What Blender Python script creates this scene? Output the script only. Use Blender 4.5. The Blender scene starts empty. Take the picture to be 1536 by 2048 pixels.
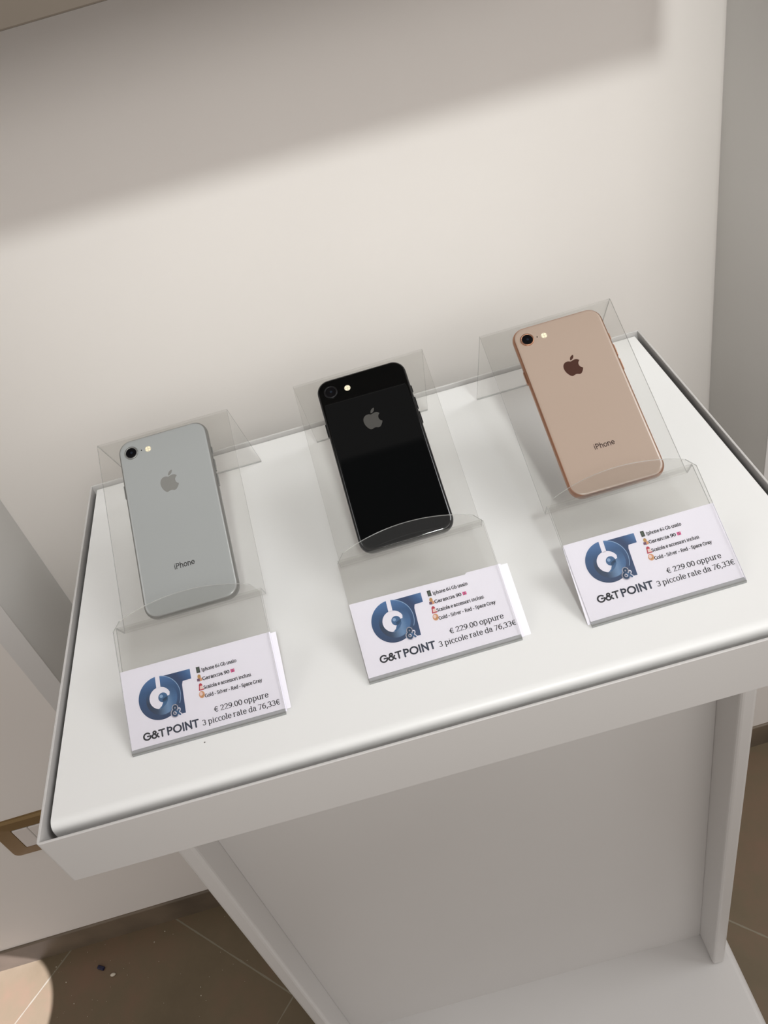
import bpy, bmesh, math, random
from mathutils import Matrix, Vector
random.seed(4)
S = bpy.context.scene
COL = S.collection

# ------------------------------------------------------------------ camera
cam_d = bpy.data.cameras.new('camera'); cam = bpy.data.objects.new('camera', cam_d); COL.objects.link(cam)
cam_d.sensor_fit = 'VERTICAL'; cam_d.sensor_height = 24.0
cam_d.lens = 24.0 * 1695.74 / 2048.0
cam_d.clip_start = 0.01
RX, RY, RZ = (0.961777, -0.170957, -0.213912), (-0.273644, -0.629081, -0.727583), (-0.010183, 0.758308, -0.651817)
CL = (0.291226, -0.265328, 0.427014)
M4 = Matrix(((RX[0], -RY[0], -RZ[0], CL[0]), (RX[1], -RY[1], -RZ[1], CL[1]), (RX[2], -RY[2], -RZ[2], CL[2]), (0, 0, 0, 1)))
cam.matrix_world = M4
S.camera = cam

# ------------------------------------------------------------------ look, world, lights
S.view_settings.view_transform = 'Standard'
S.view_settings.look = 'None'
S.view_settings.gamma = 1.0
S.view_settings.use_curve_mapping = False
S.view_settings.exposure = -0.08
S.cycles.transparent_max_bounces = 40
w = bpy.data.worlds.new('room_light'); S.world = w; w.use_nodes = True
wn = w.node_tree; bg = wn.nodes['Background']; bg.inputs[1].default_value = 1.0
wt = wn.nodes.new('ShaderNodeTexCoord'); wx = wn.nodes.new('ShaderNodeSeparateXYZ'); wn.links.new(wt.outputs['Generated'], wx.inputs[0])
def wr(src, pts):
    n = wn.nodes.new('ShaderNodeValToRGB'); wn.links.new(src, n.inputs[0]); e = n.color_ramp.elements
    for k, (p, v) in enumerate(pts):
        q = e[k] if k < 2 else e.new(p)
        q.position = p; q.color = (v, v * .93, v * .88, 1)
    return n.outputs[0]
# bright walls and windows around the shop, dim unlit ceiling overhead with one paler bay
room = wr(wx.outputs['Z'], [(0.0, 0.62), (0.98, 0.05), (0.60, 0.66), (0.88, 0.22)])
sh = wn.nodes.new('ShaderNodeMath'); sh.operation = 'ADD'; sh.inputs[1].default_value = 0.5; wn.links.new(wx.outputs['Y'], sh.inputs[0])
bay = wr(sh.outputs[0], [(0.437, 0.0), (0.439, 0.12), (0.515, 0.12), (0.520, 0.0)])
up = wn.nodes.new('ShaderNodeMath'); up.operation = 'GREATER_THAN'; up.inputs[1].default_value = 0.9; wn.links.new(wx.outputs['Z'], up.inputs[0])
m1 = wn.nodes.new('ShaderNodeVectorMath'); m1.operation = 'SCALE'; wn.links.new(bay, m1.inputs[0]); wn.links.new(up.outputs[0], m1.inputs['Scale'])
m2 = wn.nodes.new('ShaderNodeVectorMath'); m2.operation = 'ADD'; wn.links.new(room, m2.inputs[0]); wn.links.new(m1.outputs[0], m2.inputs[1]); wn.links.new(m2.outputs[0], bg.inputs[0])

def area(name, loc, target, size, power, col=(1, 1, 1), size_y=None):
    l = bpy.data.lights.new(name, 'AREA'); l.energy = power; l.size = size; l.color = col
    if size_y: l.shape = 'RECTANGLE'; l.size_y = size_y
    o = bpy.data.objects.new(name, l); COL.objects.link(o); o.location = loc
    o.rotation_euler = (Vector(target) - Vector(loc)).to_track_quat('-Z', 'Y').to_euler()
    return o
area('ceiling_lamp_light_right', (2.35, -0.25, 2.30), (0.3, 0.25, 0.0), 1.2, 34, (0.98, 0.99, 1.0))
area('ceiling_lamp_light_left', (-1.85, -0.25, 2.30), (0.3, 0.25, 0.0), 1.2, 9, (0.98, 0.99, 1.0))
area('window_light', (0.85, -1.05, 0.80), (0.25, 0.4, 0.0), 1.3, 7.5, (1.0, 0.97, 0.95), size_y=0.45)
ks = bpy.data.lights.new('spot_lamp_light', 'SPOT'); ks.energy = 225; ks.spot_size = math.radians(21); ks.spot_blend = 1.0; ks.shadow_soft_size = 0.13; ks.color = (0.97, 1.0, 0.98)
ko = bpy.data.objects.new('spot_lamp_light', ks); COL.objects.link(ko); ko.location = (0.60, -2.0, 2.31)
ko.rotation_euler = (Vector((0.36, 0.44, 0.17)) - ko.location).to_track_quat('-Z', 'Y').to_euler()
sp = bpy.data.lights.new('sun_through_window', 'SPOT'); sp.energy = 1500; sp.spot_size = math.radians(4.6); sp.spot_blend = 0.02; sp.shadow_soft_size = 0.004; sp.color = (0.84, 0.84, 1.0)
so = bpy.data.objects.new('sun_through_window', sp); COL.objects.link(so); so.location = (-1.1, -0.6, 1.6)
so.rotation_euler = (Vector((-0.556, 0.340, -0.905)) - so.location).to_track_quat('-Z', 'Y').to_euler()

# ------------------------------------------------------------------ materials
def lin(c):
    return tuple((x / 255 / 12.92) if x / 255 <= 0.04045 else ((x / 255 + 0.055) / 1.055) ** 2.4 for x in c)
def mat(name, col, rough=0.5, metal=0.0, spec=0.5, coat=0.0, coat_rough=0.03, noise=None, bump=None):
    m = bpy.data.materials.new(name); m.use_nodes = True; nt = m.node_tree; p = nt.nodes['Principled BSDF']
    p.inputs['Base Color'].default_value = (*col, 1); p.inputs['Roughness'].default_value = rough; p.inputs['Metallic'].default_value = metal
    p.inputs['Specular IOR Level'].default_value = spec; p.inputs['Coat Weight'].default_value = coat; p.inputs['Coat Roughness'].default_value = coat_rough
    tc = nt.nodes.new('ShaderNodeTexCoord')
    if noise:
        sc, amt = noise
        n = nt.nodes.new('ShaderNodeTexNoise'); n.inputs['Scale'].default_value = sc; n.inputs['Detail'].default_value = 5
        r = nt.nodes.new('ShaderNodeMapRange'); r.inputs['From Min'].default_value = 0.3; r.inputs['From Max'].default_value = 0.7
        r.inputs['To Min'].default_value = 1 - amt; r.inputs['To Max'].default_value = 1 + amt * 0.5
        x = nt.nodes.new('ShaderNodeVectorMath'); x.operation = 'SCALE'; x.inputs[0].default_value = col
        nt.links.new(tc.outputs['Object'], n.inputs['Vector']); nt.links.new(n.outputs['Fac'], r.inputs['Value'])
        nt.links.new(r.outputs['Result'], x.inputs['Scale']); nt.links.new(x.outputs[0], p.inputs['Base Color'])
    if bump:
        sc, st = bump
        n = nt.nodes.new('ShaderNodeTexNoise'); n.inputs['Scale'].default_value = sc; n.inputs['Detail'].default_value = 3
        b = nt.nodes.new('ShaderNodeBump'); b.inputs['Strength'].default_value = st; b.inputs['Distance'].default_value = 0.001
        nt.links.new(tc.outputs['Object'], n.inputs['Vector']); nt.links.new(n.outputs['Fac'], b.inputs['Height']); nt.links.new(b.outputs[0], p.inputs['Normal'])
    return m
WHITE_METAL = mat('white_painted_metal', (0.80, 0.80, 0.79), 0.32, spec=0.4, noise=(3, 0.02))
def add_specks(m, scale, r, keep):
    # small paint chips and dust marks on the white top
    nt = m.node_tree; p = nt.nodes['Principled BSDF']; src = p.inputs['Base Color'].links[0].from_socket
    tc = nt.nodes.new('ShaderNodeTexCoord'); vo = nt.nodes.new('ShaderNodeTexVoronoi'); vo.inputs['Scale'].default_value = scale; nt.links.new(tc.outputs['Object'], vo.inputs['Vector'])
    a = nt.nodes.new('ShaderNodeMath'); a.operation = 'LESS_THAN'; a.inputs[1].default_value = r; nt.links.new(vo.outputs['Distance'], a.inputs[0])
    sx = nt.nodes.new('ShaderNodeSeparateXYZ'); nt.links.new(vo.outputs['Color'], sx.inputs[0])
    b = nt.nodes.new('ShaderNodeMath'); b.operation = 'LESS_THAN'; b.inputs[1].default_value = keep; nt.links.new(sx.outputs[0], b.inputs[0])
    c = nt.nodes.new('ShaderNodeMath'); c.operation = 'MULTIPLY'; nt.links.new(a.outputs[0], c.inputs[0]); nt.links.new(b.outputs[0], c.inputs[1])
    mx = nt.nodes.new('ShaderNodeMix'); mx.data_type = 'RGBA'; nt.links.new(c.outputs[0], mx.inputs[0]); nt.links.new(src, mx.inputs[6]); mx.inputs[7].default_value = (.12, .11, .10, 1); nt.links.new(mx.outputs[2], p.inputs['Base Color'])
add_specks(WHITE_METAL, 26, .015, .9)
SHADED_METAL = mat('shaded_white_metal', (0.56, 0.545, 0.53), 0.4, noise=(3, 0.02))  # white metal of the top again, darkened for shade on the upright faces
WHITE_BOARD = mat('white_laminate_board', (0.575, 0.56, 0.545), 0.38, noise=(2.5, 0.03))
GREY_BOARD = mat('pale_grey_laminate', (0.66, 0.655, 0.635), 0.5, noise=(2.5, 0.03))
WALL = mat('wall_paint', (0.75, 0.715, 0.68), 0.85, spec=0.25, noise=(1.8, 0.03), bump=(90, 0.05))
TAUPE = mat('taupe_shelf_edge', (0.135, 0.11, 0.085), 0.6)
CARD = mat('card_paper', (0.80, 0.78, 0.87), 0.6, spec=0.3, noise=(30, 0.01))
PAPER = mat('backing_paper', (0.83, 0.81, 0.88), 0.6)
INK = mat('black_ink', (0.012, 0.012, 0.02), 0.5)
INK_GT = mat('charcoal_ink', (0.02, 0.022, 0.035), 0.5)
INK_PT = mat('navy_ink', (0.018, 0.03, 0.065), 0.5)
OUTLET = mat('brass_brown_plate', (0.20, 0.125, 0.045), 0.35, metal=0.35)
SWITCH = mat('cream_switch', (0.62, 0.58, 0.55), 0.4)
BLACKGLASS = mat('lens_black', (0.003, 0.003, 0.004), 0.08, spec=0.6)
RED = mat('red_print', (0.45, 0.02, 0.05), 0.6); ROSE = mat('magenta_print', (0.62, 0.05, 0.22), 0.6); TAN = mat('tan_print', (0.62, 0.30, 0.15), 0.6)
GOLDP = mat('ochre_print', (0.45, 0.25, 0.08), 0.6); PURP = mat('plum_print', (0.14, 0.06, 0.12), 0.6); CREAMP = mat('cream_print', (0.75, 0.55, 0.5), 0.6); DKP = mat('black_print', (0.02, 0.025, 0.02), 0.6)
DARKBIT = mat('dark_blue_plastic', (0.01, 0.01, 0.04), 0.4); CRUMB = mat('pale_crumb', (0.6, 0.55, 0.45), 0.8)
GUM = mat('black_screen', (0.004, 0.004, 0.005), 0.1)

def acrylic(name, tint, extra):
    # thin clear sheet: light passes straight through, each face mirrors a little by Fresnel
    m = bpy.data.materials.new(name); m.use_nodes = True; nt = m.node_tree; nt.nodes.clear()
    out = nt.nodes.new('ShaderNodeOutputMaterial'); t = nt.nodes.new('ShaderNodeBsdfTransparent'); t.inputs[0].default_value = (*tint, 1)
    g = nt.nodes.new('ShaderNodeBsdfGlossy'); g.inputs['Roughness'].default_value = 0.03
    # Schlick reflectance from the unsigned angle, the same on both sides of the sheet
    ge = nt.nodes.new('ShaderNodeNewGeometry'); dt = nt.nodes.new('ShaderNodeVectorMath'); dt.operation = 'DOT_PRODUCT'
    nt.links.new(ge.outputs['Normal'], dt.inputs[0]); nt.links.new(ge.outputs['Incoming'], dt.inputs[1])
    def mm(op, a_, b_=0.0):
        k = nt.nodes.new('ShaderNodeMath'); k.operation = op
        for j, v in enumerate((a_, b_)):
            if isinstance(v, (int, float)): k.inputs[j].default_value = v
            else: nt.links.new(v, k.inputs[j])
        return k.outputs[0]
    fr = mm('ADD', mm('MULTIPLY', mm('POWER', mm('SUBTRACT', 1.0, mm('ABSOLUTE', dt.outputs['Value'])), 5.0), 0.96), 0.038)
    mx = nt.nodes.new('ShaderNodeMixShader'); nt.links.new(fr, mx.inputs[0]); nt.links.new(g.outputs[0], mx.inputs[2])
    if extra:
        df = nt.nodes.new('ShaderNodeBsdfDiffuse'); df.inputs[0].default_value = (*extra[1], 1)
        m2 = nt.nodes.new('ShaderNodeMixShader'); m2.inputs[0].default_value = extra[0]
        nt.links.new(t.outputs[0], m2.inputs[1]); nt.links.new(df.outputs[0], m2.inputs[2]); nt.links.new(m2.outputs[0], mx.inputs[1])
    else:
        nt.links.new(t.outputs[0], mx.inputs[1])
    nt.links.new(mx.outputs[0], out.inputs[0])
    return m
ACR = acrylic('clear_acrylic', (0.972, 0.970, 0.964), (0.012, (0.75, 0.75, 0.74)))
ACR_LIT = acrylic('acrylic_lit_edge', (0.95, 0.95, 0.95), (0.55, (0.85, 0.86, 0.85)))  # bright line along the arched top edge, put in as pale colour
ACR_EDGE = acrylic('acrylic_cut_edge', (0.72, 0.73, 0.72), (0.35, (0.55, 0.56, 0.55)))

def tile_floor():
    m = bpy.data.materials.new('brown_floor_tiles'); m.use_nodes = True; nt = m.node_tree; p = nt.nodes['Principled BSDF']
    N = nt.nodes.new; L = nt.links.new
    tc = N('ShaderNodeTexCoord')
    def mth(op, a, b=None, c=None):
        n = N('ShaderNodeMath'); n.operation = op
        for i, v in enumerate((a, b, c)):
            if v is None: continue
            if isinstance(v, (int, float)): n.inputs[i].default_value = v
            else: L(v, n.inputs[i])
        return n.outputs[0]
    def grid(nx, ny, off):
        dt = N('ShaderNodeVectorMath'); dt.operation = 'DOT_PRODUCT'; L(tc.outputs['Object'], dt.inputs[0]); dt.inputs[1].default_value = (nx, ny, 0)
        v = mth('DIVIDE', mth('SUBTRACT', dt.outputs['Value'], off), 0.384)
        fr = mth('FRACT', mth('ADD', v, 0.5)); dist = mth('ABSOLUTE', mth('SUBTRACT', fr, 0.5))
        return dist, mth('FLOOR', v)
    wob = N('ShaderNodeTexNoise'); wob.inputs['Scale'].default_value = 40; L(tc.outputs['Object'], wob.inputs['Vector'])
    d1, i1 = grid(0.664, 0.747, 0.166); d2, i2 = grid(0.747, -0.664, -0.600)
    dd = mth('MINIMUM', d1, d2); th = mth('MULTIPLY', wob.outputs['Fac'], 0.006)
    g = mth('LESS_THAN', dd, th)
    n1 = N('ShaderNodeTexNoise'); n1.inputs['Scale'].default_value = 7; n1.inputs['Detail'].default_value = 8; n1.inputs['Roughness'].default_value = 0.65; L(tc.outputs['Object'], n1.inputs['Vector'])
    cr = N('ShaderNodeValToRGB'); L(n1.outputs['Fac'], cr.inputs[0])
    e = cr.color_ramp.elements; e[0].position = 0.33; e[0].color = (0.125, 0.093, 0.052, 1); e[1].position = 0.68; e[1].color = (0.175, 0.108, 0.066, 1)
    k = e.new(0.5); k.color = (0.145, 0.108, 0.062, 1)
    mx = N('ShaderNodeMix'); mx.data_type = 'RGBA'; L(g, mx.inputs[0]); L(cr.outputs[0], mx.inputs[6]); mx.inputs[7].default_value = (0.22, 0.195, 0.14, 1)
    L(mx.outputs[2], p.inputs['Base Color']); p.inputs['Roughness'].default_value = 0.45
    b = N('ShaderNodeBump'); b.inputs['Strength'].default_value = 0.3; b.inputs['Distance'].default_value = 0.002; L(n1.outputs['Fac'], b.inputs['Height']); L(b.outputs[0], p.inputs['Normal'])
    return m
FLOOR = tile_floor()
SKIRT = mat('tile_skirting', (0.15, 0.115, 0.08), 0.5, noise=(11, 0.35))

def print_blue():
    # the printed artwork of the round emblem: blue with a darker swirl round the centre
    m = bpy.data.materials.new('blue_emblem_print'); m.use_nodes = True; nt = m.node_tree; p = nt.nodes['Principled BSDF']; p.inputs['Roughness'].default_value = 0.5
    tc = nt.nodes.new('ShaderNodeTexCoord'); g = nt.nodes.new('ShaderNodeSeparateXYZ'); nt.links.new(tc.outputs['Generated'], g.inputs[0])
    def ramp(src, pts):
        cr = nt.nodes.new('ShaderNodeValToRGB'); nt.links.new(src, cr.inputs[0]); e = cr.color_ramp.elements
        for k, (q, c) in enumerate(pts):
            x = e[k] if k < 2 else e.new(q)
            x.position = q; x.color = (*c, 1)
        return cr.outputs[0]
    outer = ramp(g.outputs['Y'], [(0.0, (.007, .032, .10)), (1.0, (.055, .15, .36)), (.35, (.009, .048, .14)), (.7, (.013, .070, .19))])
    inner = ramp(g.outputs['X'], [(.12, (.006, .022, .06)), (1.0, (.02, .09, .24)), (.40, (.010, .035, .09)), (.66, (.13, .24, .42)), (.80, (.045, .13, .29))])
    fz = nt.nodes.new('ShaderNodeCombineXYZ'); nt.links.new(g.outputs['X'], fz.inputs[0]); nt.links.new(g.outputs['Y'], fz.inputs[1])
    vd = nt.nodes.new('ShaderNodeVectorMath'); vd.operation = 'DISTANCE'; nt.links.new(fz.outputs[0], vd.inputs[0]); vd.inputs[1].default_value = (.54, .47, 0.0)
    fl = nt.nodes.new('ShaderNodeMapRange'); fl.inputs['From Min'].default_value = .375; fl.inputs['From Max'].default_value = .360; nt.links.new(vd.outputs['Value'], fl.inputs['Value'])
    yy = nt.nodes.new('ShaderNodeMapRange'); yy.inputs['From Min'].default_value = .72; yy.inputs['From Max'].default_value = .42; nt.links.new(g.outputs['Y'], yy.inputs['Value'])
    mu = nt.nodes.new('ShaderNodeMath'); mu.operation = 'MULTIPLY'; nt.links.new(fl.outputs[0], mu.inputs[0]); nt.links.new(yy.outputs[0], mu.inputs[1])
    mx = nt.nodes.new('ShaderNodeMix'); mx.data_type = 'RGBA'; nt.links.new(mu.outputs[0], mx.inputs[0]); nt.links.new(outer, mx.inputs[6]); nt.links.new(inner, mx.inputs[7])
    nt.links.new(mx.outputs[2], p.inputs['Base Color'])
    # and of the letter beside it, paler towards its right tip
    m2 = bpy.data.materials.new('blue_letter_print'); m2.use_nodes = True; nt = m2.node_tree; p = nt.nodes['Principled BSDF']; p.inputs['Roughness'].default_value = 0.5
    tc = nt.nodes.new('ShaderNodeTexCoord'); g = nt.nodes.new('ShaderNodeSeparateXYZ'); nt.links.new(tc.outputs['Generated'], g.inputs[0])
    ad = nt.nodes.new('ShaderNodeMath'); ad.operation = 'MULTIPLY'; nt.links.new(g.outputs['X'], ad.inputs[0]); nt.links.new(g.outputs['Y'], ad.inputs[1])
    nt.links.new(ramp(ad.outputs[0], [(0.0, (.008, .042, .13)), (1.0, (.09, .20, .42)), (.5, (.006, .032, .11)), (.75, (.022, .09, .24))]), p.inputs['Base Color'])
    return m, m2
BLUE, BLUE_T = print_blue()
BLUE_L = mat('light_blue_print', (0.22, 0.35, 0.55), 0.5); BLUE_D = mat('dark_blue_print', (0.012, 0.035, 0.09), 0.5); BLUE_M = mat('mid_blue_print', (0.025, 0.10, 0.24), 0.5)

# ------------------------------------------------------------------ helpers
def tag(o, label=None, cat=None, group=None, kind=None):
    if label: o['label'] = label
    if cat: o['category'] = cat
    if group: o['group'] = group
    if kind: o['kind'] = kind
    return o
def empty(name, loc, rz, label, cat, group=None):
    o = bpy.data.objects.new(name, None); COL.objects.link(o); o.location = loc; o.rotation_euler = (0, 0, rz); o.empty_display_size = 0.02
    return tag(o, label, cat, group)
def obj(name, bm, mats, parent=None, smooth=False):
    me = bpy.data.meshes.new(name); bmesh.ops.recalc_face_normals(bm, faces=bm.faces[:]); bm.to_mesh(me); bm.free()
    for m in (mats if isinstance(mats, (list, tuple)) else [mats]): me.materials.append(m)
    if smooth:
        for p in me.polygons: p.use_smooth = True
    o = bpy.data.objects.new(name, me); COL.objects.link(o)
    if parent: o.parent = parent
    return o
def box(bm, x0, x1, y0, y1, z0, z1, bev=0.0, seg=2):
    r = bmesh.ops.create_cube(bm, size=1.0)
    for v in r['verts']: v.co = Vector((x0 + (v.co.x + .5) * (x1 - x0), y0 + (v.co.y + .5) * (y1 - y0), z0 + (v.co.z + .5) * (z1 - z0)))
    if bev:
        es = list({e for v in r['verts'] for e in v.link_edges})
        bmesh.ops.bevel(bm, geom=es, offset=bev, segments=seg, affect='EDGES', profile=0.5)
def boxo(name, a, m, parent=None, bev=0.0, seg=2):
    bm = bmesh.new(); box(bm, *a, bev=bev, seg=seg); return obj(name, bm, m, parent)
def fillet(pts, rads, n=6):
    out = []
    for i, p in enumerate(pts):
        r = rads[i]
        if i in (0, len(pts) - 1) or not r: out.append(Vector(p)); continue
        p = Vector(p); a = (Vector(pts[i - 1]) - p).normalized(); b = (Vector(pts[i + 1]) - p).normalized()
        ang = a.angle(b); t = r / math.tan(ang / 2); t = min(t, (Vector(pts[i - 1]) - p).length * .49, (Vector(pts[i + 1]) - p).length * .49)
        p0 = p + a * t; p1 = p + b * t
        for k in range(n + 1):
            s = k / n; out.append((1 - s) ** 2 * p0 + 2 * s * (1 - s) * p + s * s * p1)
    return out
def strip(bm, pts, t, x0, x1, edge_ix=1, capa=True, capb=True):
    """bent sheet: centre line pts in (y,z), thickness t, running x0..x1"""
    n = len(pts); L_, R_ = [], []
    for i in range(n):
        a = (pts[i] - pts[i - 1]).normalized() if i else None; b = (pts[i + 1] - pts[i]).normalized() if i < n - 1 else None
        na = Vector((-a.y, a.x)) if a else None; nb = Vector((-b.y, b.x)) if b else None
        if na and nb: m = (na + nb).normalized(); k = 1 / max(.3, m.dot(na))
        else: m = na or nb; k = 1
        L_.append(pts[i] + m * k * t / 2); R_.append(pts[i] - m * k * t / 2)
    V = [[[bm.verts.new((x, q.x, q.y)) for q in side] for side in (L_, R_)] for x in (x0, x1)]
    for i in range(n - 1):
        for s in (0, 1): bm.faces.new((V[0][s][i], V[0][s][i + 1], V[1][s][i + 1], V[1][s][i])).material_index = 0
        for e in (0, 1): bm.faces.new((V[e][0][i], V[e][0][i + 1], V[e][1][i + 1], V[e][1][i])).material_index = edge_ix
    for i, c in ((0, capa), (n - 1, capb)):
        if c: bm.faces.new((V[0][0][i], V[0][1][i], V[1][1][i], V[1][0][i])).material_index = edge_ix
def poly(bm, pts, z, mi=0):
    f = bm.faces.new([bm.verts.new((p[0], p[1], z)) for p in pts]); f.material_index = mi; return f
def fillpoly(bm, pts, z, depth=0.0):
    vs = [bm.verts.new((p[0], p[1], z)) for p in pts]; es = [bm.edges.new((vs[i], vs[(i + 1) % len(vs)])) for i in range(len(vs))]
    r = bmesh.ops.triangle_fill(bm, edges=es, use_beauty=True)
    if depth:
        fs = [g for g in r['geom'] if isinstance(g, bmesh.types.BMFace)]
        ex = bmesh.ops.extrude_face_region(bm, geom=fs)
        for v in ex['geom']:
            if isinstance(v, bmesh.types.BMVert): v.co.z += depth
def arc(cx, cy, rx, ry, a0, a1, n=14):
    return [(cx + rx * math.cos(math.radians(a0 + (a1 - a0) * k / n)), cy + ry * math.sin(math.radians(a0 + (a1 - a0) * k / n))) for k in range(n + 1)]
def disc(bm, cx, cy, r, z, h=0.0, n=32):
    fillpoly(bm, [(cx + r * math.cos(2 * math.pi * k / n), cy + r * math.sin(2 * math.pi * k / n)) for k in range(n)], z, h)

# ------------------------------------------------------------------ pen-drawn lettering (serif and sans)
XH, CAP = .52, .70
def ser(x, y, w=.1): return ('s', x - w, x + w, y)
A_ = arc
G = {
 'I': (.36, [[(.18, 0), (.18, CAP)], ser(.18, .015, .13), ser(.18, CAP - .015, .13)]),
 'p': (.60, [[(.13, -.22), (.13, XH)], A_(.30, .25, .20, .26, 140, -140), ser(.13, -.21, .11), ('s', .03, .13, XH - .02)]),
 'h': (.62, [[(.13, 0), (.13, CAP + .04)], A_(.31, .30, .165, .21, 165, 0) + [(.475, 0)], ser(.13, .015, .10), ser(.475, .015, .10), ('s', .02, .13, CAP + .02)]),
 'o': (.56, [A_(.28, XH / 2, .21, .25, 0, 360, 24)]),
 'n': (.62, [[(.13, 0), (.13, XH)], A_(.31, .30, .165, .21, 165, 0) + [(.475, 0)], ser(.13, .015, .10), ser(.475, .015, .10), ('s', .02, .13, XH - .02)]),
 'e': (.52, [[(.09, .28), (.44, .28)] , A_(.27, .26, .19, .25, 5, 320, 22)]),
 'u': (.62, [[(.13, XH)] + A_(.30, .20, .17, .19, 180, 330), [(.48, XH), (.48, .0)], ('s', .02, .13, XH - .02), ('s', .37, .48, XH - .02), ('s', .48, .59, .015)]),
 's': (.44, [A_(.21, .385, .13, .115, 25, 250, 12) + A_(.22, .13, .14, .125, 70, -150, 12)]),
 'a': (.52, [A_(.24, .36, .14, .145, 165, 0, 10) + [(.38, .06), (.42, .02), (.48, .03)], [(.38, .31)] + A_(.22, .155, .145, .145, 90, 270, 12) + [(.33, .06), (.38, .12)]]),
 't': (.37, [[(.15, .68), (.15, .12)] + A_(.25, .11, .10, .10, 180, 300, 8), ('s', .03, .33, XH - .02)]),
 'r': (.46, [[(.13, 0), (.13, XH)], A_(.30, .32, .17, .18, 170, 65, 10), ser(.13, .015, .12), ('s', .02, .13, XH - .02)]),
 'z': (.48, [[(.06, XH - .03), (.40, XH - .03), (.07, .03), (.43, .03)]]),
 'i': (.31, [[(.15, 0), (.15, XH)], ('d', .15, .68, .05), ser(.15, .015, .11), ('s', .04, .15, XH - .02)]),
 'c': (.48, [A_(.28, .26, .20, .25, 50, 310, 18)]),
 'l': (.30, [[(.15, 0), (.15, CAP + .04)], ser(.15, .015, .11), ('s', .04, .15, CAP + .02)]),
 'b': (.60, [[(.13, CAP + .04), (.13, .02)], A_(.30, .25, .20, .25, 140, -140), ('s', .02, .13, CAP + .02)]),
 'd': (.60, [[(.46, CAP + .04), (.46, 0)], A_(.29, .25, .20, .25, 40, 320), ('s', .35, .46, CAP + .02), ('s', .46, .57, .015)]),
 'v': (.54, [[(.07, XH), (.27, .02), (.47, XH)], ser(.07, XH - .02, .09), ser(.47, XH - .02, .09)]),
 'y': (.54, [[(.07, XH), (.27, .02)], [(.47, XH), (.27, .02), (.19, -.17), (.07, -.20)], ser(.07, XH - .02, .09), ser(.47, XH - .02, .09)]),
 'G': (.72, [A_(.37, .35, .29, .34, 45, 300, 24) + [(.60, .08), (.60, .30)], ('s', .42, .68, .31)]),
 'S': (.54, [A_(.27, .52, .18, .165, 30, 255, 14) + A_(.26, .18, .19, .175, 75, -150, 14)]),
 'R': (.68, [[(.16, 0), (.16, CAP)], [(.16, CAP - .02)] + A_(.30, .525, .20, .16, 90, -90, 12) + [(.16, .365)], [(.34, .36), (.58, .0)], ser(.16, .015, .12), ('s', .52, .68, .015), ('s', .05, .16, CAP - .015)]),
 '0': (.56, [A_(.28, .34, .20, .33, 0, 360, 26)]),
 '2': (.56, [A_(.27, .50, .18, .18, 160, -30, 14) + [(.08, .03), (.48, .03)]]),
 '3': (.56, [A_(.25, .51, .18, .165, 150, -80, 14) + A_(.25, .18, .20, .175, 80, -150, 14)]),
 '4': (.56, [[(.36, 0), (.36, .68), (.06, .20), (.52, .20)]]),
 '6': (.56, [[(.46, .66)] + A_(.38, .24, .30, .40, 110, 180, 8), A_(.28, .22, .19, .205, 0, 360, 22)]),
 '7': (.54, [[(.08, .65), (.48, .65), (.20, 0)]]),
 '9': (.56, [A_(.28, .46, .19, .205, 0, 360, 22), A_(.18, .44, .30, .40, 0, -70, 8) + [(.10, .02)]]),
 '€': (.60, [A_(.36, .34, .23, .33, 55, 305, 20), [(.03, .41), (.46, .41)], [(.03, .27), (.44, .27)]]),
 '.': (.24, [('d', .11, .045, .055)]), ',': (.24, [('d', .12, .045, .055), [(.14, .04), (.08, -.12)]]),
 '-': (.38, [[(.06, .25), (.30, .25)]]), ' ': (.24, []),
}
SANS = {
 'G': (.80, [A_(.42, .35, .33, .32, 42, 360, 26) + [(.46, .35)]]),
 '&': (.76, [[(.70, .03), (.24, .50)] + A_(.36, .55, .13, .12, 200, -50, 12) + A_(.30, .21, .22, .19, 100, 300, 14) + [(.66, .38)]]),
 'T': (.60, [[(.30, 0), (.30, .64)], [(.04, .64), (.56, .64)]]),
 'P': (.60, [[(.13, 0), (.13, .70)], [(.13, .645)] + A_(.33, .49, .17, .155, 90, -90, 14) + [(.13, .335)]]),
 'O': (.86, [A_(.43, .35, .34, .32, 0, 360, 32)]),
 'I': (.26, [[(.13, 0), (.13, .70)]]),
 'N': (.74, [[(.12, 0), (.12, .70)], [(.12, .66), (.60, .04)], [(.60, 0), (.60, .70)]]),
 'i': (.25, [[(.125, 0), (.125, .50)], ('d', .125, .66, .055)]),
 'h': (.55, [[(.10, 0), (.10, .72)], A_(.27, .30, .17, .19, 170, 0, 14) + [(.44, 0)]]),
 'o': (.58, [A_(.29, .255, .21, .225, 0, 360, 28)]),
 'n': (.55, [[(.10, 0), (.10, .50)], A_(.27, .30, .17, .19, 170, 0, 14) + [(.44, 0)]]),
 'e': (.55, [[(.09, .265), (.48, .265)] + A_(.28, .265, .20, .22, 8, 320, 26)]),
 ' ': (.20, []),
}
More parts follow.
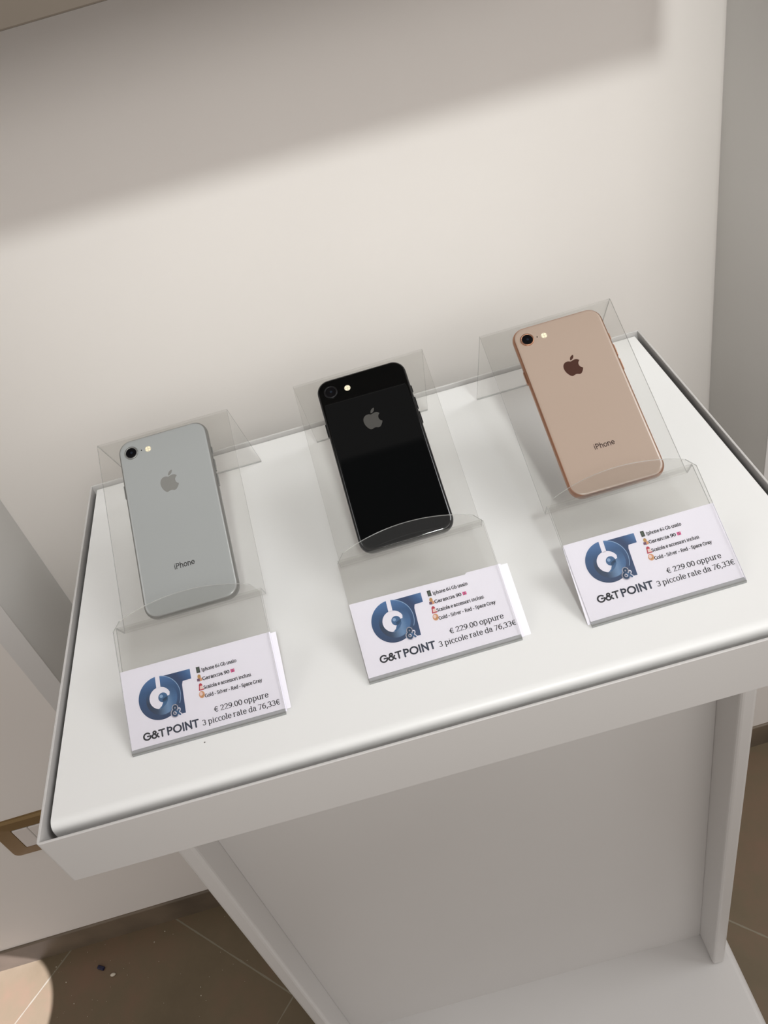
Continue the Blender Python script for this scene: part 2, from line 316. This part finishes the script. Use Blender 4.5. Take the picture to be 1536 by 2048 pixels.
def stroke(bm, pts, px, py, z, caps=True):
    P = [Vector(p) for p in pts]; n = len(P); prev = None
    for i in range(n):
        if 0 < i < n - 1: dv = (P[i + 1] - P[i]).normalized() + (P[i] - P[i - 1]).normalized()
        elif i: dv = P[i] - P[i - 1]
        else: dv = P[1] - P[0]
        if dv.length < 1e-6: dv = P[i] - P[i - 1]
        dv.normalize(); nn = Vector((-dv.y, dv.x)); h = math.hypot(px * nn.x, py * nn.y)
        q = []
        for sgn in (1, -1): q.append(bm.verts.new((P[i].x + nn.x * h * sgn, P[i].y + nn.y * h * sgn, z)))
        if prev: bm.faces.new((prev[0], prev[1], q[1], q[0]))
        prev = q
        if caps or 0 < i < n - 1:
            bm.faces.new([bm.verts.new((P[i].x + px * math.cos(a * math.pi / 5), P[i].y + py * math.sin(a * math.pi / 5), z)) for a in range(10)])
def text_bm(s, font, x, y, x2, height, px, py, serif_h=.022, caps=True, adv=None):
    """lettering whose baseline starts at (x,y), ends at x2; returned in metres on z=0 (x,y given in mm)"""
    W = sum(font[c][0] for c in s); sx = (x2 - x) / W; sy = height / .70
    bm = bmesh.new(); cx = 0
    for c in s:
        w_, sts = font[c]
        for st in sts:
            if st[0] == 's': poly(bm, [(cx + st[1], st[3] - serif_h), (cx + st[2], st[3] - serif_h), (cx + st[2], st[3] + serif_h), (cx + st[1], st[3] + serif_h)], 0)
            elif st[0] == 'd': poly(bm, [(cx + st[1] + st[3] * math.cos(a * math.pi / 6), st[2] + st[3] * math.sin(a * math.pi / 6)) for a in range(12)], 0)
            else: stroke(bm, [(cx + p[0], p[1]) for p in st], px, py, 0, caps)
        cx += w_
    for v in bm.verts: v.co = Vector(((x + v.co.x * sx) * .001, (y + v.co.y * sy) * .001, 0))
    return bm

# ------------------------------------------------------------------ setting
YW, ZF, ZB = 0.44, -0.905, -0.850
def yawed(bm):
    for v in bm.verts: v.co.y += .0025 + .018 * v.co.x
    return bm
bm = bmesh.new(); box(bm, -2.2, 2.6, YW, YW + .12, ZF - .02, 1.7); yawed(bm); tag(obj('wall_back', bm, WALL), kind='structure')
bm = bmesh.new(); box(bm, -2.2, 2.6, -2.2, YW + .12, ZF - .06, ZF); tag(obj('floor', bm, FLOOR), kind='structure')
bm = bmesh.new(); box(bm, -2.2, 2.6, YW - .004, YW + .002, ZF - .002, ZB, bev=.002); yawed(bm); tag(obj('baseboard_back', bm, SKIRT), kind='structure')

# boards of the wall niche
def side_board(x0, x1, yf, label):
    r = empty('partition_board', ((x0 + x1) / 2, YW, -.30), 0, label, 'wall board', 'white vertical boards flanking the stand')
    bm = bmesh.new(); box(bm, x0 - r.location.x, x1 - r.location.x, yf - YW, .022, 0, 1.05, bev=.0012); obj('panel', bm, GREY_BOARD, r)
    bm = bmesh.new(); box(bm, x0 - r.location.x - .0004, x1 - r.location.x + .0004, yf - YW - .0012, yf - YW + .0008, 0, 1.05, bev=.0004); obj('edge_band', bm, WHITE_BOARD, r)
side_board(-.1009, -.078, .3295, 'pale grey vertical board on the wall left of the display table')
side_board(.6575, .6805, .3355, 'shaded grey vertical board on the wall right of the display table')
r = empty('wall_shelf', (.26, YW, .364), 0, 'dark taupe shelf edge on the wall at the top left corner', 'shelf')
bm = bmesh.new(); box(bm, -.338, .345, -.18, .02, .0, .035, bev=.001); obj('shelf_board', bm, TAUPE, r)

# wall switch plate
r = empty('wall_socket_plate', (-.300, YW - .002, -.566), 0, 'brown metal switch plate with white rocker low on the wall', 'switch plate')
bm = bmesh.new()
ox, oz = .062, .0425
def rrect(hx, hy, rad, n=6):
    out = []
    for cx, cy, a0 in ((hx - rad, hy - rad, 0), (-hx + rad, hy - rad, 90), (-hx + rad, -hy + rad, 180), (hx - rad, -hy + rad, 270)):
        out += arc(cx, cy, rad, rad, a0, a0 + 90, n)
    return out
outer = rrect(ox, oz, .010); rings = [(outer, 0.0), (rrect(ox, oz, .010), .004), (rrect(ox - .003, oz - .003, .008), .007), (rrect(.036, .0235, .002), .0075), (rrect(.035, .0225, .002), .004)]
prev = None
for ring, h in rings:
    cur = [bm.verts.new((p[0], -h, p[1])) for p in ring]
    if prev:
        for i in range(len(cur)): bm.faces.new((prev[i], prev[(i + 1) % len(cur)], cur[(i + 1) % len(cur)], cur[i]))
    prev = cur
bm.faces.new(prev); obj('cover_plate', bm, OUTLET, r)
for k, (a, b) in enumerate(((-.0345, -.0120), (-.0112, .0112), (.0120, .0345))):
    bm = bmesh.new(); box(bm, a, b, -.0085, -.0035, -.0222, .0222, bev=.0012); o = obj('rocker_switch', bm, SWITCH, r)

# bits on the floor
bm = bmesh.new(); box(bm, -.006, .006, -.003, .003, 0, .004, bev=.001); o = obj('plastic_scrap', bm, DARKBIT); o.location = (-.3635, .3878, ZF); o.rotation_euler = (0, 0, -.5)
tag(o, 'tiny dark blue plastic scrap lying on the brown floor tiles', 'scrap')
bm = bmesh.new(); bmesh.ops.create_icosphere(bm, subdivisions=2, radius=.0035)
for v in bm.verts: v.co = Vector((v.co.x * 1.3 + random.uniform(-.0005, .0005), v.co.y * .8, max(0, v.co.z * .7 + .0018)))
o = obj('plaster_crumb', bm, CRUMB); o.location = (-.3424, .3719, ZF); tag(o, 'largest pale crumb on the floor beside the dark scrap', 'crumb')
bm = bmesh.new()
for k in range(75):
    x, y, s_ = random.uniform(-.46, -.12), random.uniform(.22, .425), random.choice((.0003, .0004, .0004, .0005, .0009))
    rr = bmesh.ops.create_icosphere(bm, subdivisions=1, radius=s_)
    for v in rr['verts']: v.co += Vector((x, y, ZF + s_ * .5))
tag(obj('floor_dust', bm, CRUMB), 'scattered pale dust specks on the brown floor tiles', 'dust', kind='stuff')

# ------------------------------------------------------------------ display table
RX0, RX1, RY0, RY1, RT, RB = .03478, .54774, .02507, .37508, .00185, -.04533
T = empty('display_table', (.2912, .20, ZF), 0, 'white pedestal display table with a raised thin metal rim holding three phone stands', 'display table')
tx, ty, tz = T.location
def tb(name, a, m, bev=0.0, seg=2):
    return boxo(name, (a[0] - tx, a[1] - tx, a[2] - ty, a[3] - ty, a[4] - tz, a[5] - tz), m, T, bev, seg)
bm = bmesh.new(); th = .0017
rings = []
for (ins, z) in ((0, RB), (0, RT - .0003), (.0003, RT), (th - .0003, RT), (th, RT - .0003), (th, RB)):
    rr = rrect((RX1 - RX0) / 2 - ins, (RY1 - RY0) / 2 - ins, max(.0004, .0022 - ins), 4)
    rings.append([bm.verts.new((p[0] + (RX0 + RX1) / 2 - tx, p[1] + (RY0 + RY1) / 2 - ty, z - tz)) for p in rr])
for k in range(6):
    a, b = rings[k], rings[(k + 1) % 6]
    for i in range(len(a)): bm.faces.new((a[i], a[(i + 1) % len(a)], b[(i + 1) % len(a)], b[i]))
obj('tray_rim', bm, SHADED_METAL, T)
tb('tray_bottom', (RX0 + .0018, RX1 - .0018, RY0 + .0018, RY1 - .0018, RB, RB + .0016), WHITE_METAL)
tb('front_gap_filler', (RX0 + .0018, RX1 - .0018, RY0 + .0018, RY0 + .0108, -.0215, -.0200), SHADED_METAL)  # added strip that raises the gap floor, so the gap shows brighter
bm = bmesh.new()
yf, yb = RY0 + .0110, RY1 - .0045
pp = fillet([(yf, -.043), (yf, -.0007), (yb, -.0007), (yb, -.043)], [0, .006, .003, 0], 22)
strip(bm, [p - Vector((ty, tz)) for p in pp], .0014, RX0 + .0062 - tx, RX1 - .0062 - tx, 0)
o = obj('top_panel', bm, WHITE_METAL, T)
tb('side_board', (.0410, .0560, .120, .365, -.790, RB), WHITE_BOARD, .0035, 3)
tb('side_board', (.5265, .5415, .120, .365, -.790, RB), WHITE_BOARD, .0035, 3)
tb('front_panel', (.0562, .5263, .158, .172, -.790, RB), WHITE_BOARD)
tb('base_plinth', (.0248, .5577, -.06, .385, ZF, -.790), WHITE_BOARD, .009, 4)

# ------------------------------------------------------------------ acrylic phone stands
W, AL = .10066, .52885
HY, HZ, TY, TZ, BY = .08432, .02588, .21341, .0959, .27211
LC = .0860
ca, sa = math.cos(AL), math.sin(AL)
def make_stand(loc, rz, label):
    r = empty('phone_stand', (loc[0], loc[1], 0), rz, label, 'phone stand', 'clear acrylic phone stands on the display table')
    # front cover: flat sheet with an arched top, lying on the slope
    bm = bmesh.new()
    rad_c = .003
    rise = .0105; h = W / 2; Rr = (h * h + rise * rise) / (2 * rise); cy = LC + rise - Rr; a0 = math.degrees(math.asin(h / Rr))
    out = [(0, .0004), (W, .0004)] + [(W, LC - .004)] + arc(W / 2, cy, Rr, Rr, 90 - a0 + 2.6, 90 + a0 - 2.6, 30) + [(0, LC - .004)]
    top, bot = [], []
    for (u, s_) in out:
        top.append(bm.verts.new((u, ca * s_, sa * s_ + .0016))); bot.append(bm.verts.new((u, ca * s_ + sa * .0016, sa * s_ - ca * .0016 + .0016)))
    bm.faces.new(top).material_index = 0; bm.faces.new(bot).material_index = 0
    for i in range(len(out)):
        j = (i + 1) % len(out)
        if i == 0: continue
        bm.faces.new((top[i], top[j], bot[j], bot[i])).material_index = 2 if 3 <= i <= 32 else 1
    # bottom return fold, joined to the cover
    fp = fillet([(.0006, .0010), (.0012, .00085), (.0062, .00085)], [0, .001, 0], 3)
    cov = obj('ticket_cover', bm, [ACR, ACR_EDGE, ACR_LIT], r)
    bm = bmesh.new(); strip(bm, fp, .0015, 0, W); obj('bottom_fold', bm, [ACR_EDGE, ACR_EDGE], r)
    bm = bmesh.new(); t = .0015
    e = Vector((TY - HY, TZ - HZ)).normalized(); n = Vector((-e.y, e.x))
    H = Vector((HY, HZ)); Gp = H + n * .0145
    pts = fillet([Vector((.0062, .00085)), Gp, H, H + e * .03], [0, .0018, .0016, 0], 5)
    strip(bm, pts, t, 0, W, capb=False); obj('backing_plate', bm, [ACR, ACR_EDGE], r)
    bm = bmesh.new(); Tp = Vector((TY, TZ)); 
    pts = [H + e * .03] + fillet([H + e * .03, Tp, Vector((BY, .0008))], [0, .0018, 0], 5)[1:]
    strip(bm, pts, t, 0, W, capa=False); obj('back_rest', bm, [ACR, ACR_EDGE], r)
    return r
SP = [(0.091410, 0.069099, -0.004186), (0.247339, 0.073316, 0.011804), (0.391558, 0.068736, 0.012899)]   # stand position and turn
PP = [(0.001300, 0.000753, 0.005367), (-0.000220, 0.000849, 0.000760), (0.002976, 0.000533, -0.003363)]   # phone shift, slide and twist on its stand
STAND = []
for i, nm in enumerate(('clear acrylic stand holding the silver phone, leftmost of the three', 'clear acrylic stand holding the black phone, in the middle', 'clear acrylic stand holding the gold phone, rightmost of the three')):
    STAND.append(make_stand(SP[i], SP[i][2], nm))

# ------------------------------------------------------------------ phones
APPLE = "M12.152 6.896c-.948 0-2.415-1.078-3.96-1.04-2.04.027-3.91 1.183-4.961 3.014-2.117 3.675-.546 9.103 1.519 12.09 1.013 1.454 2.208 3.09 3.792 3.039 1.52-.065 2.09-.987 3.935-.987 1.831 0 2.35.987 3.96.948 1.637-.026 2.676-1.48 3.676-2.948 1.156-1.688 1.636-3.325 1.662-3.415-.039-.013-3.182-1.221-3.22-4.857-.026-3.04 2.48-4.494 2.597-4.559-1.429-2.09-3.623-2.324-4.39-2.376-2-.156-3.675 1.09-4.61 1.09zM15.53 3.83c.843-1.012 1.4-2.427 1.245-3.83-1.207.052-2.662.805-3.532 1.818-.78.896-1.454 2.338-1.273 3.714 1.338.104 2.715-.688 3.559-1.701z"
def svg_polys(path):
    import re
    tok = re.findall(r'[MczZ]|-?\d*\.\d+|-?\d+', path); polys = []; cur = None; p = (0, 0); i = 0; cmd = None
    while i < len(tok):
        t_ = tok[i]
        if t_ in 'MczZ': cmd = t_; i += 1
        if cmd in 'zZ': polys.append(cur); cur = None; cmd = None; continue
        if cmd == 'M': p = (float(tok[i]), float(tok[i + 1])); cur = [p]; i += 2
        elif cmd == 'c':
            v = [float(q) for q in tok[i:i + 6]]; i += 6
            a, b, c, d_ = p, (p[0] + v[0], p[1] + v[1]), (p[0] + v[2], p[1] + v[3]), (p[0] + v[4], p[1] + v[5])
            for k in range(1, 8):
                s_ = k / 7; cur.append(tuple((1 - s_) ** 3 * a[j] + 3 * s_ * (1 - s_) ** 2 * b[j] + 3 * s_ * s_ * (1 - s_) * c[j] + s_ ** 3 * d_[j] for j in (0, 1)))
            p = d_
    out = []
    for pl in polys:
        if math.dist(pl[0], pl[-1]) < 1e-2: pl = pl[:-1]
        out.append(pl)
    return out
APL = svg_polys(APPLE)
PW, PH, PT = .0673, .1384, .0073
def loft(bm, levels, closed_a=False, closed_b=False, n=10):
    prev = None
    for ins, z in levels:
        ring = rrect(PW / 2 - ins, PH / 2 - ins, .0098 - min(ins, .006) * .9, n)
        cur = [bm.verts.new((p[0], p[1] + PH / 2, z)) for p in ring]
        if prev is None and closed_a: bm.faces.new(cur)
        if prev:
            for i in range(len(cur)): bm.faces.new((prev[i], prev[(i + 1) % len(cur)], cur[(i + 1) % len(cur)], cur[i]))
        prev = cur
    if closed_b: bm.faces.new(prev)
def prof(a):   # superelliptic side, half thickness PT/2, run-in 3.3 mm
    c, s_ = math.cos(a), math.sin(a); k = .8
    return (.0033 * (1 - abs(c) ** k), PT / 2 + PT / 2 * (1 if s_ > 0 else -1) * abs(s_) ** k)
def make_phone(i, label, frame_m, glass_m, logo_m, text_m, ring_m, word):
    st = STAND[i]
    r = empty('smartphone', (0, 0, 0), 0, label, 'phone', 'used phones on display')
    e = Vector((0, TY - HY, TZ - HZ)).normalized(); n = Vector((0, -e.z, e.y))
    px, pd, pr = PP[i]
    o = Vector((W / 2 + px, HY, HZ)) + e * (pd + .0006) + n * .00105
    B = Matrix(((1, 0, 0, o.x), (0, e.y, n.y, o.y), (0, e.z, n.z, o.z), (0, 0, 0, 1)))
    r.matrix_world = Matrix.Translation((SP[i][0], SP[i][1], 0)) @ Matrix.Rotation(SP[i][2], 4, 'Z') @ B @ Matrix.Rotation(pr, 4, 'Z')
    bm = bmesh.new(); loft(bm, [prof(math.radians(a)) for a in range(-60, 61, 12)]); obj('frame', bm, frame_m, r, True)
    bm = bmesh.new(); lv = [prof(math.radians(a)) for a in (60, 66, 72, 78, 84, 88)] + [(.0036, PT), (.0040, PT)]; loft(bm, lv, closed_b=True)
    g = obj('back_glass', bm, glass_m, r, True)
    bm = bmesh.new(); lv = [prof(math.radians(-a)) for a in (60, 70, 80, 88)] + [(.0040, 0)]; loft(bm, lv, closed_b=True); obj('screen', bm, GUM, r)
    z = PT
    # camera bump: ring with a lens inside
    cx, cy = -.0237, .1271
    bm = bmesh.new(); pr_ = [(.0050, z - .0002), (.0050, z + .0006), (.0047, z + .0009), (.0041, z + .0009), (.0039, z + .0007), (.0039, z - .0002)]; prev = None
    for (rr_, zz) in pr_:
        cur = [bm.verts.new((cx + rr_ * math.cos(k * math.pi / 20), cy + rr_ * math.sin(k * math.pi / 20), zz)) for k in range(40)]
        if prev:
            for k in range(40): bm.faces.new((prev[k], prev[(k + 1) % 40], cur[(k + 1) % 40], cur[k]))
        prev = cur
    cr = obj('camera_ring', bm, ring_m, r, True)
    bm = bmesh.new(); disc(bm, cx, cy, .0039, z + .0004, .0003, 36); ln = obj('camera_lens', bm, BLACKGLASS, cr)
    bm = bmesh.new(); disc(bm, cx + .0003, cy, .0009, z + .00071, .00004, 24); obj('lens_pupil', bm, PUPIL, cr)
    bm = bmesh.new(); disc(bm, -.0161, .1272, .00045, z + .00003, .00003, 12); obj('microphone_hole', bm, BLACKGLASS, r)
    bm = bmesh.new(); disc(bm, -.0111, .1268, .0023, z + .00004, .00006, 24); fl = obj('flash', bm, FLASH_BASE, r)
    bm = bmesh.new()
    for a, b in ((-1, -1), (1, -1), (-1, 1), (1, 1)): disc(bm, -.0111 + a * .0009, .1268 + b * .0009, .00078, z + .00011, .0001, 10)
    obj('flash_cells', bm, FLASH_LED, fl)
    # maker's mark
    bm = bmesh.new(); sc = .0162 / 24
    for pl in APL: fillpoly(bm, [((p[0] - 12.0) * sc - .0001, .0890 + (24 - p[1]) * sc) for p in pl], z + .00003, .00003)
    obj('apple_logo', bm, logo_m, r)
    if word:
        bm = text_bm('iPhone', {**SANS}, -7.7, 30.6, 7.2, 3.9, .058, .052)
        for v in bm.verts: v.co.z = z + .00005
        obj('wordmark', bm, text_m, r)
    # side keys
    def key(name, side, v, ln_, hw=.0013):
        bm = bmesh.new(); x = side * (PW / 2 + .0001); box(bm, x - .0006, x + .0006, v - ln_ / 2, v + ln_ / 2, PT / 2 - hw, PT / 2 + hw, bev=.0005, seg=3); obj(name, bm, frame_m, r)
    key('side_button', -1, .0990, .0105); key('volume_button', 1, .1010, .0095); key('volume_button', 1, .0890, .0095); key('mute_switch', 1, .1130, .0055, .0010)
    return r
PUPIL = mat('lens_coating', (0.012, 0.016, 0.024), 0.1); FLASH_BASE = mat('flash_window', (0.62, 0.55, 0.42), 0.25); FLASH_LED = mat('flash_led', (0.95, 0.85, 0.6), 0.2)
SILVER_G = mat('silver_back_glass', (0.305, 0.315, 0.31), 0.30, coat=0.6); SILVER_F = mat('silver_aluminium', (0.25, 0.25, 0.24), 0.35, metal=0.7)
BLACK_G = mat('black_back_glass', (0.0015, 0.0018, 0.002), 0.02, spec=0.5); BLACK_F = mat('black_aluminium', (0.012, 0.012, 0.013), 0.35, metal=0.6)
GOLD_G = mat('gold_back_glass', (0.36, 0.275, 0.22), 0.30, coat=0.6); GOLD_F = mat('gold_aluminium', (0.42, 0.22, 0.14), 0.32, metal=0.9)
LOGO_S = mat('mirror_grey_logo', (0.23, 0.225, 0.21), 0.15, metal=0.15); LOGO_B = mat('grey_logo', (0.085, 0.082, 0.076), 0.3, metal=0.3); LOGO_G = mat('bronze_mirror_logo', (0.13, 0.060, 0.045), 0.12, metal=0.6)
INK_S = mat('dark_grey_wordmark', (0.045, 0.045, 0.045), 0.4); INK_G = mat('brown_wordmark', (0.05, 0.022, 0.016), 0.4)
make_phone(0, 'silver smartphone lying back side up on the left acrylic stand', SILVER_F, SILVER_G, LOGO_S, INK_S, SILVER_F, True)
make_phone(1, 'black smartphone lying back side up on the middle acrylic stand', BLACK_F, BLACK_G, LOGO_B, INK, BLACK_F, False)
make_phone(2, 'rose gold smartphone lying back side up on the right acrylic stand', GOLD_F, GOLD_G, LOGO_G, INK_G, GOLD_F, True)

# ------------------------------------------------------------------ price cards
def emblem(parent, dx, dy):
    def sh(pl): return [((p[0] + dx) * .001, (p[1] + dy) * .001) for p in pl]
    c = (22.9, 31.7); hub = (25.0, 31.4)
    bm = bmesh.new()
    T_ = [(24.7, 45.0), (45.3, 44.7), (45.1, 38.3), (39.4, 38.2), (38.6, 36.0), (37.9, 18.0), (31.0, 18.2), (27.0, 22.0), (28.0, 40.0)]
    fillpoly(bm, sh(arc(c[0], c[1], 14.0, 14.0, 0, 354, 60)), .00013)
    e = obj('emblem', bm, BLUE, parent)
    bm = bmesh.new(); fillpoly(bm, sh(T_), .00010); obj('emblem_letter', bm, BLUE_T, e)
    bm = bmesh.new(); fillpoly(bm, sh(arc(c[0], c[1], 14.0, 14.0, 84, -28, 30) + arc(c[0] - .15, c[1] - .15, 13.75, 13.75, -28, 84, 30)), .00016); obj('highlight_band', bm, BLUE_L, e)
    # open centre and slot
    bm = bmesh.new()
    fillpoly(bm, sh(arc(c[0] + .3, c[1] - .2, 7.1, 7.0, 20, 262, 40) + [(24.4, 26.0), (26.4, 28.3), (26.5, 31.4), (29.5, 32.0)]), .00018)
    fillpoly(bm, sh([(21.7, 38.0), (24.5, 38.0), (24.9, 46.2), (22.0, 46.2)]), .00018)
    obj('open_centre', bm, CARD, e)
    bm = bmesh.new(); disc(bm, (hub[0] + dx) * .001, (hub[1] + dy) * .001, .0031, .00022, 0, 28)
    fillpoly(bm, sh([(28.1, 31.6), (28.0, 29.0), (26.3, 26.6), (23.6, 24.9), (20.8, 24.5), (23.4, 26.2), (24.6, 28.4), (24.4, 30.4)]), .00022); hb = obj('hub', bm, BLUE_M, e)
    bm = bmesh.new(); disc(bm, (hub[0] - 1.0 + dx) * .001, (hub[1] + .9 + dy) * .001, .0011, .00026, 0, 20); obj('hub_highlight', bm, BLUE_L, hb)
    # small ampersand: pale outline then blue
    for px_, m_, zz in ((.13, CARD, .00026), (.062, BLUE_M, .00030)):
        bm = text_bm('&', SANS, 28.6 + dx, 17.6 + dy, 34.8 + dx, 6.6, px_, px_)
        for v in bm.verts: v.co.z = zz
        obj('ampersand', bm, m_, e)
def make_card(i, dx, dy, u0, u1, top_l, top_r, label, notch=False):
    r = empty('price_card', (0, 0, 0), 0, label, 'price card', 'printed price cards in the acrylic stands')
    B = Matrix(((1, 0, 0, 0), (0, ca, -sa, sa * .0022), (0, sa, ca, .0016 - ca * .0022), (0, 0, 0, 1)))
    r.matrix_world = Matrix.Translation((SP[i][0], SP[i][1], 0)) @ Matrix.Rotation(SP[i][2], 4, 'Z') @ B
    bm = bmesh.new(); pl = [(u0, 1.8), (u1, 1.8), (u1, top_r)] + ([(79.5, top_r + (top_l - top_r) * .25 + .2), (78.6, top_r + (top_l - top_r) * .25 - .8)] if notch else []) + [(u0, top_l)]
    fillpoly(bm, [(p[0] * .001, p[1] * .001) for p in pl], -.00025, .00025); obj('card_sheet', bm, CARD, r)
    emblem(r, dx, dy)
    def tx_(nm, s, f, x, y, x2, h, a, b, m, caps=True):
        bm = text_bm(s, f, x + dx, y + dy, x2 + dx, h, a, b, caps=caps)
        for v in bm.verts: v.co.z = .0001
        return obj(nm, bm, m, r)
    tx_('shop_name', 'G&T ', SANS, 8.0, 7.6, 24.0, 4.5, .080, .076, INK_GT, True)
    tx_('shop_name', 'POINT', SANS, 23.6, 7.4, 44.9, 4.7, .080, .074, INK_PT, True)
    tx_('printed_line', 'Iphone 64 Gb usato', G, 52.6, 40.8, 76.1, 2.1, .084, .060, INK)
    tx_('printed_line', 'Garanzia 90', G, 52.2, 35.1, 70.3, 2.1, .084, .060, INK)
    tx_('printed_line', 'Scatola e accessori inclusi.', G, 52.0, 29.4, 84.2, 2.1, .084, .060, INK)
    tx_('printed_line', 'Gold - Silver - Red - Space Gray', G, 51.8, 24.0, 89.8, 2.1, .084, .060, INK)
    tx_('price_line', '€ 229.00 oppure', G, 56.0, 13.4, 91.9, 3.35, .062, .036, INK)
    tx_('price_line', '3 piccole rate da 76,33€', G, 47.0, 7.2, 98.3, 3.35, .062, .036, INK)
    def ic(nm, shapes):
        bm = bmesh.new(); ms = []
        for k, (m_, pl) in enumerate(shapes):
            poly(bm, [((p[0] + dx) * .001, (p[1] + dy) * .001) for p in pl], .00010 + k * .00003, k); ms.append(m_)
        obj(nm, bm, ms, r)
    ic('phone_icon', [(DKP, [(49.3, 40.6), (51.7, 40.5), (51.7, 44.4), (49.3, 44.5)]), (mat('icon_screen', (.05, .07, .05), .5), [(49.8, 41.3), (51.2, 41.2), (51.2, 43.8), (49.8, 43.9)])])
    ic('helper_icon', [(GOLDP, arc(50.4, 38.0, 1.1, 1.5, 0, 330, 12)), (PURP, [(48.6, 35.3), (50.6, 34.9), (50.9, 36.7), (48.8, 37.0)]), (TAN, [(50.4, 35.0), (52.0, 35.0), (52.0, 36.9), (50.7, 37.3)])])
    ic('siren_icon', [(CREAMP, [(48.9, 29.4), (52.0, 29.4), (51.3, 32.2), (49.4, 32.2)]), (RED, [(48.7, 29.1), (52.1, 29.1), (52.1, 29.8), (48.7, 29.8)]), (RED, arc(50.3, 32.0, 1.2, 1.7, 0, 180, 12)), (RED, [(48.7, 29.1), (49.3, 29.1), (49.8, 32.1), (49.2, 32.1)])])
    ic('face_icon', [(TAN, arc(50.1, 26.4, 1.9, 2.3, 0, 345, 20)), (CREAMP, arc(49.7, 26.9, 1.0, 1.2, 0, 340, 12)), (GOLDP, [(49.3, 24.8), (50.8, 25.1), (51.5, 26.4), (50.2, 25.7)])])
    ic('flag_icon', [(ROSE, [(71.2, 35.0), (73.7, 35.0), (73.7, 37.1), (71.2, 37.1)]), (CREAMP, [(71.6, 35.5), (73.3, 36.5), (73.3, 36.7), (71.6, 35.7)]), (PURP, [(72.3, 35.0), (72.7, 35.0), (72.7, 37.1), (72.3, 37.1)])])
    return r
def backing(i, pl, label):
    bm = bmesh.new(); fillpoly(bm, [(p[0] * .001, p[1] * .001) for p in pl], -.00025, .00022); o = obj('paper_backing', bm, PAPER)
    B = Matrix(((1, 0, 0, 0), (0, ca, -sa, sa * .0028), (0, sa, ca, .0016 - ca * .0028), (0, 0, 0, 1)))
    o.matrix_world = Matrix.Translation((SP[i][0], SP[i][1], 0)) @ Matrix.Rotation(SP[i][2], 4, 'Z') @ B
    tag(o, label, 'paper', 'white paper slips behind the price cards')
make_card(0, 0, 0, -.3, 101.4, 54.6, 54.0, 'white and blue price card in front of the silver phone')
make_card(1, 2.0, 3.2, .2, 102.6, 53.4, 51.4, 'white and blue price card in front of the black phone', True)
make_card(2, .8, 6.0, .2, 101.6, 55.8, 55.2, 'white and blue price card in front of the gold phone')
backing(0, [(60, 3.4), (104.2, 3.4), (104.9, 53.2), (60, 53.2)], 'white paper slip poking out right of the silver phone\'s price card')
backing(1, [(60, 2.2), (107.2, 2.2), (107.0, 50.6), (60, 51.0)], 'white paper slip poking out right of the black phone\'s price card')
backing(2, [(-1.9, 2.4), (40, 2.4), (40, 54.8), (-.2, 54.8)], 'white paper slip poking out left of the gold phone\'s price card')
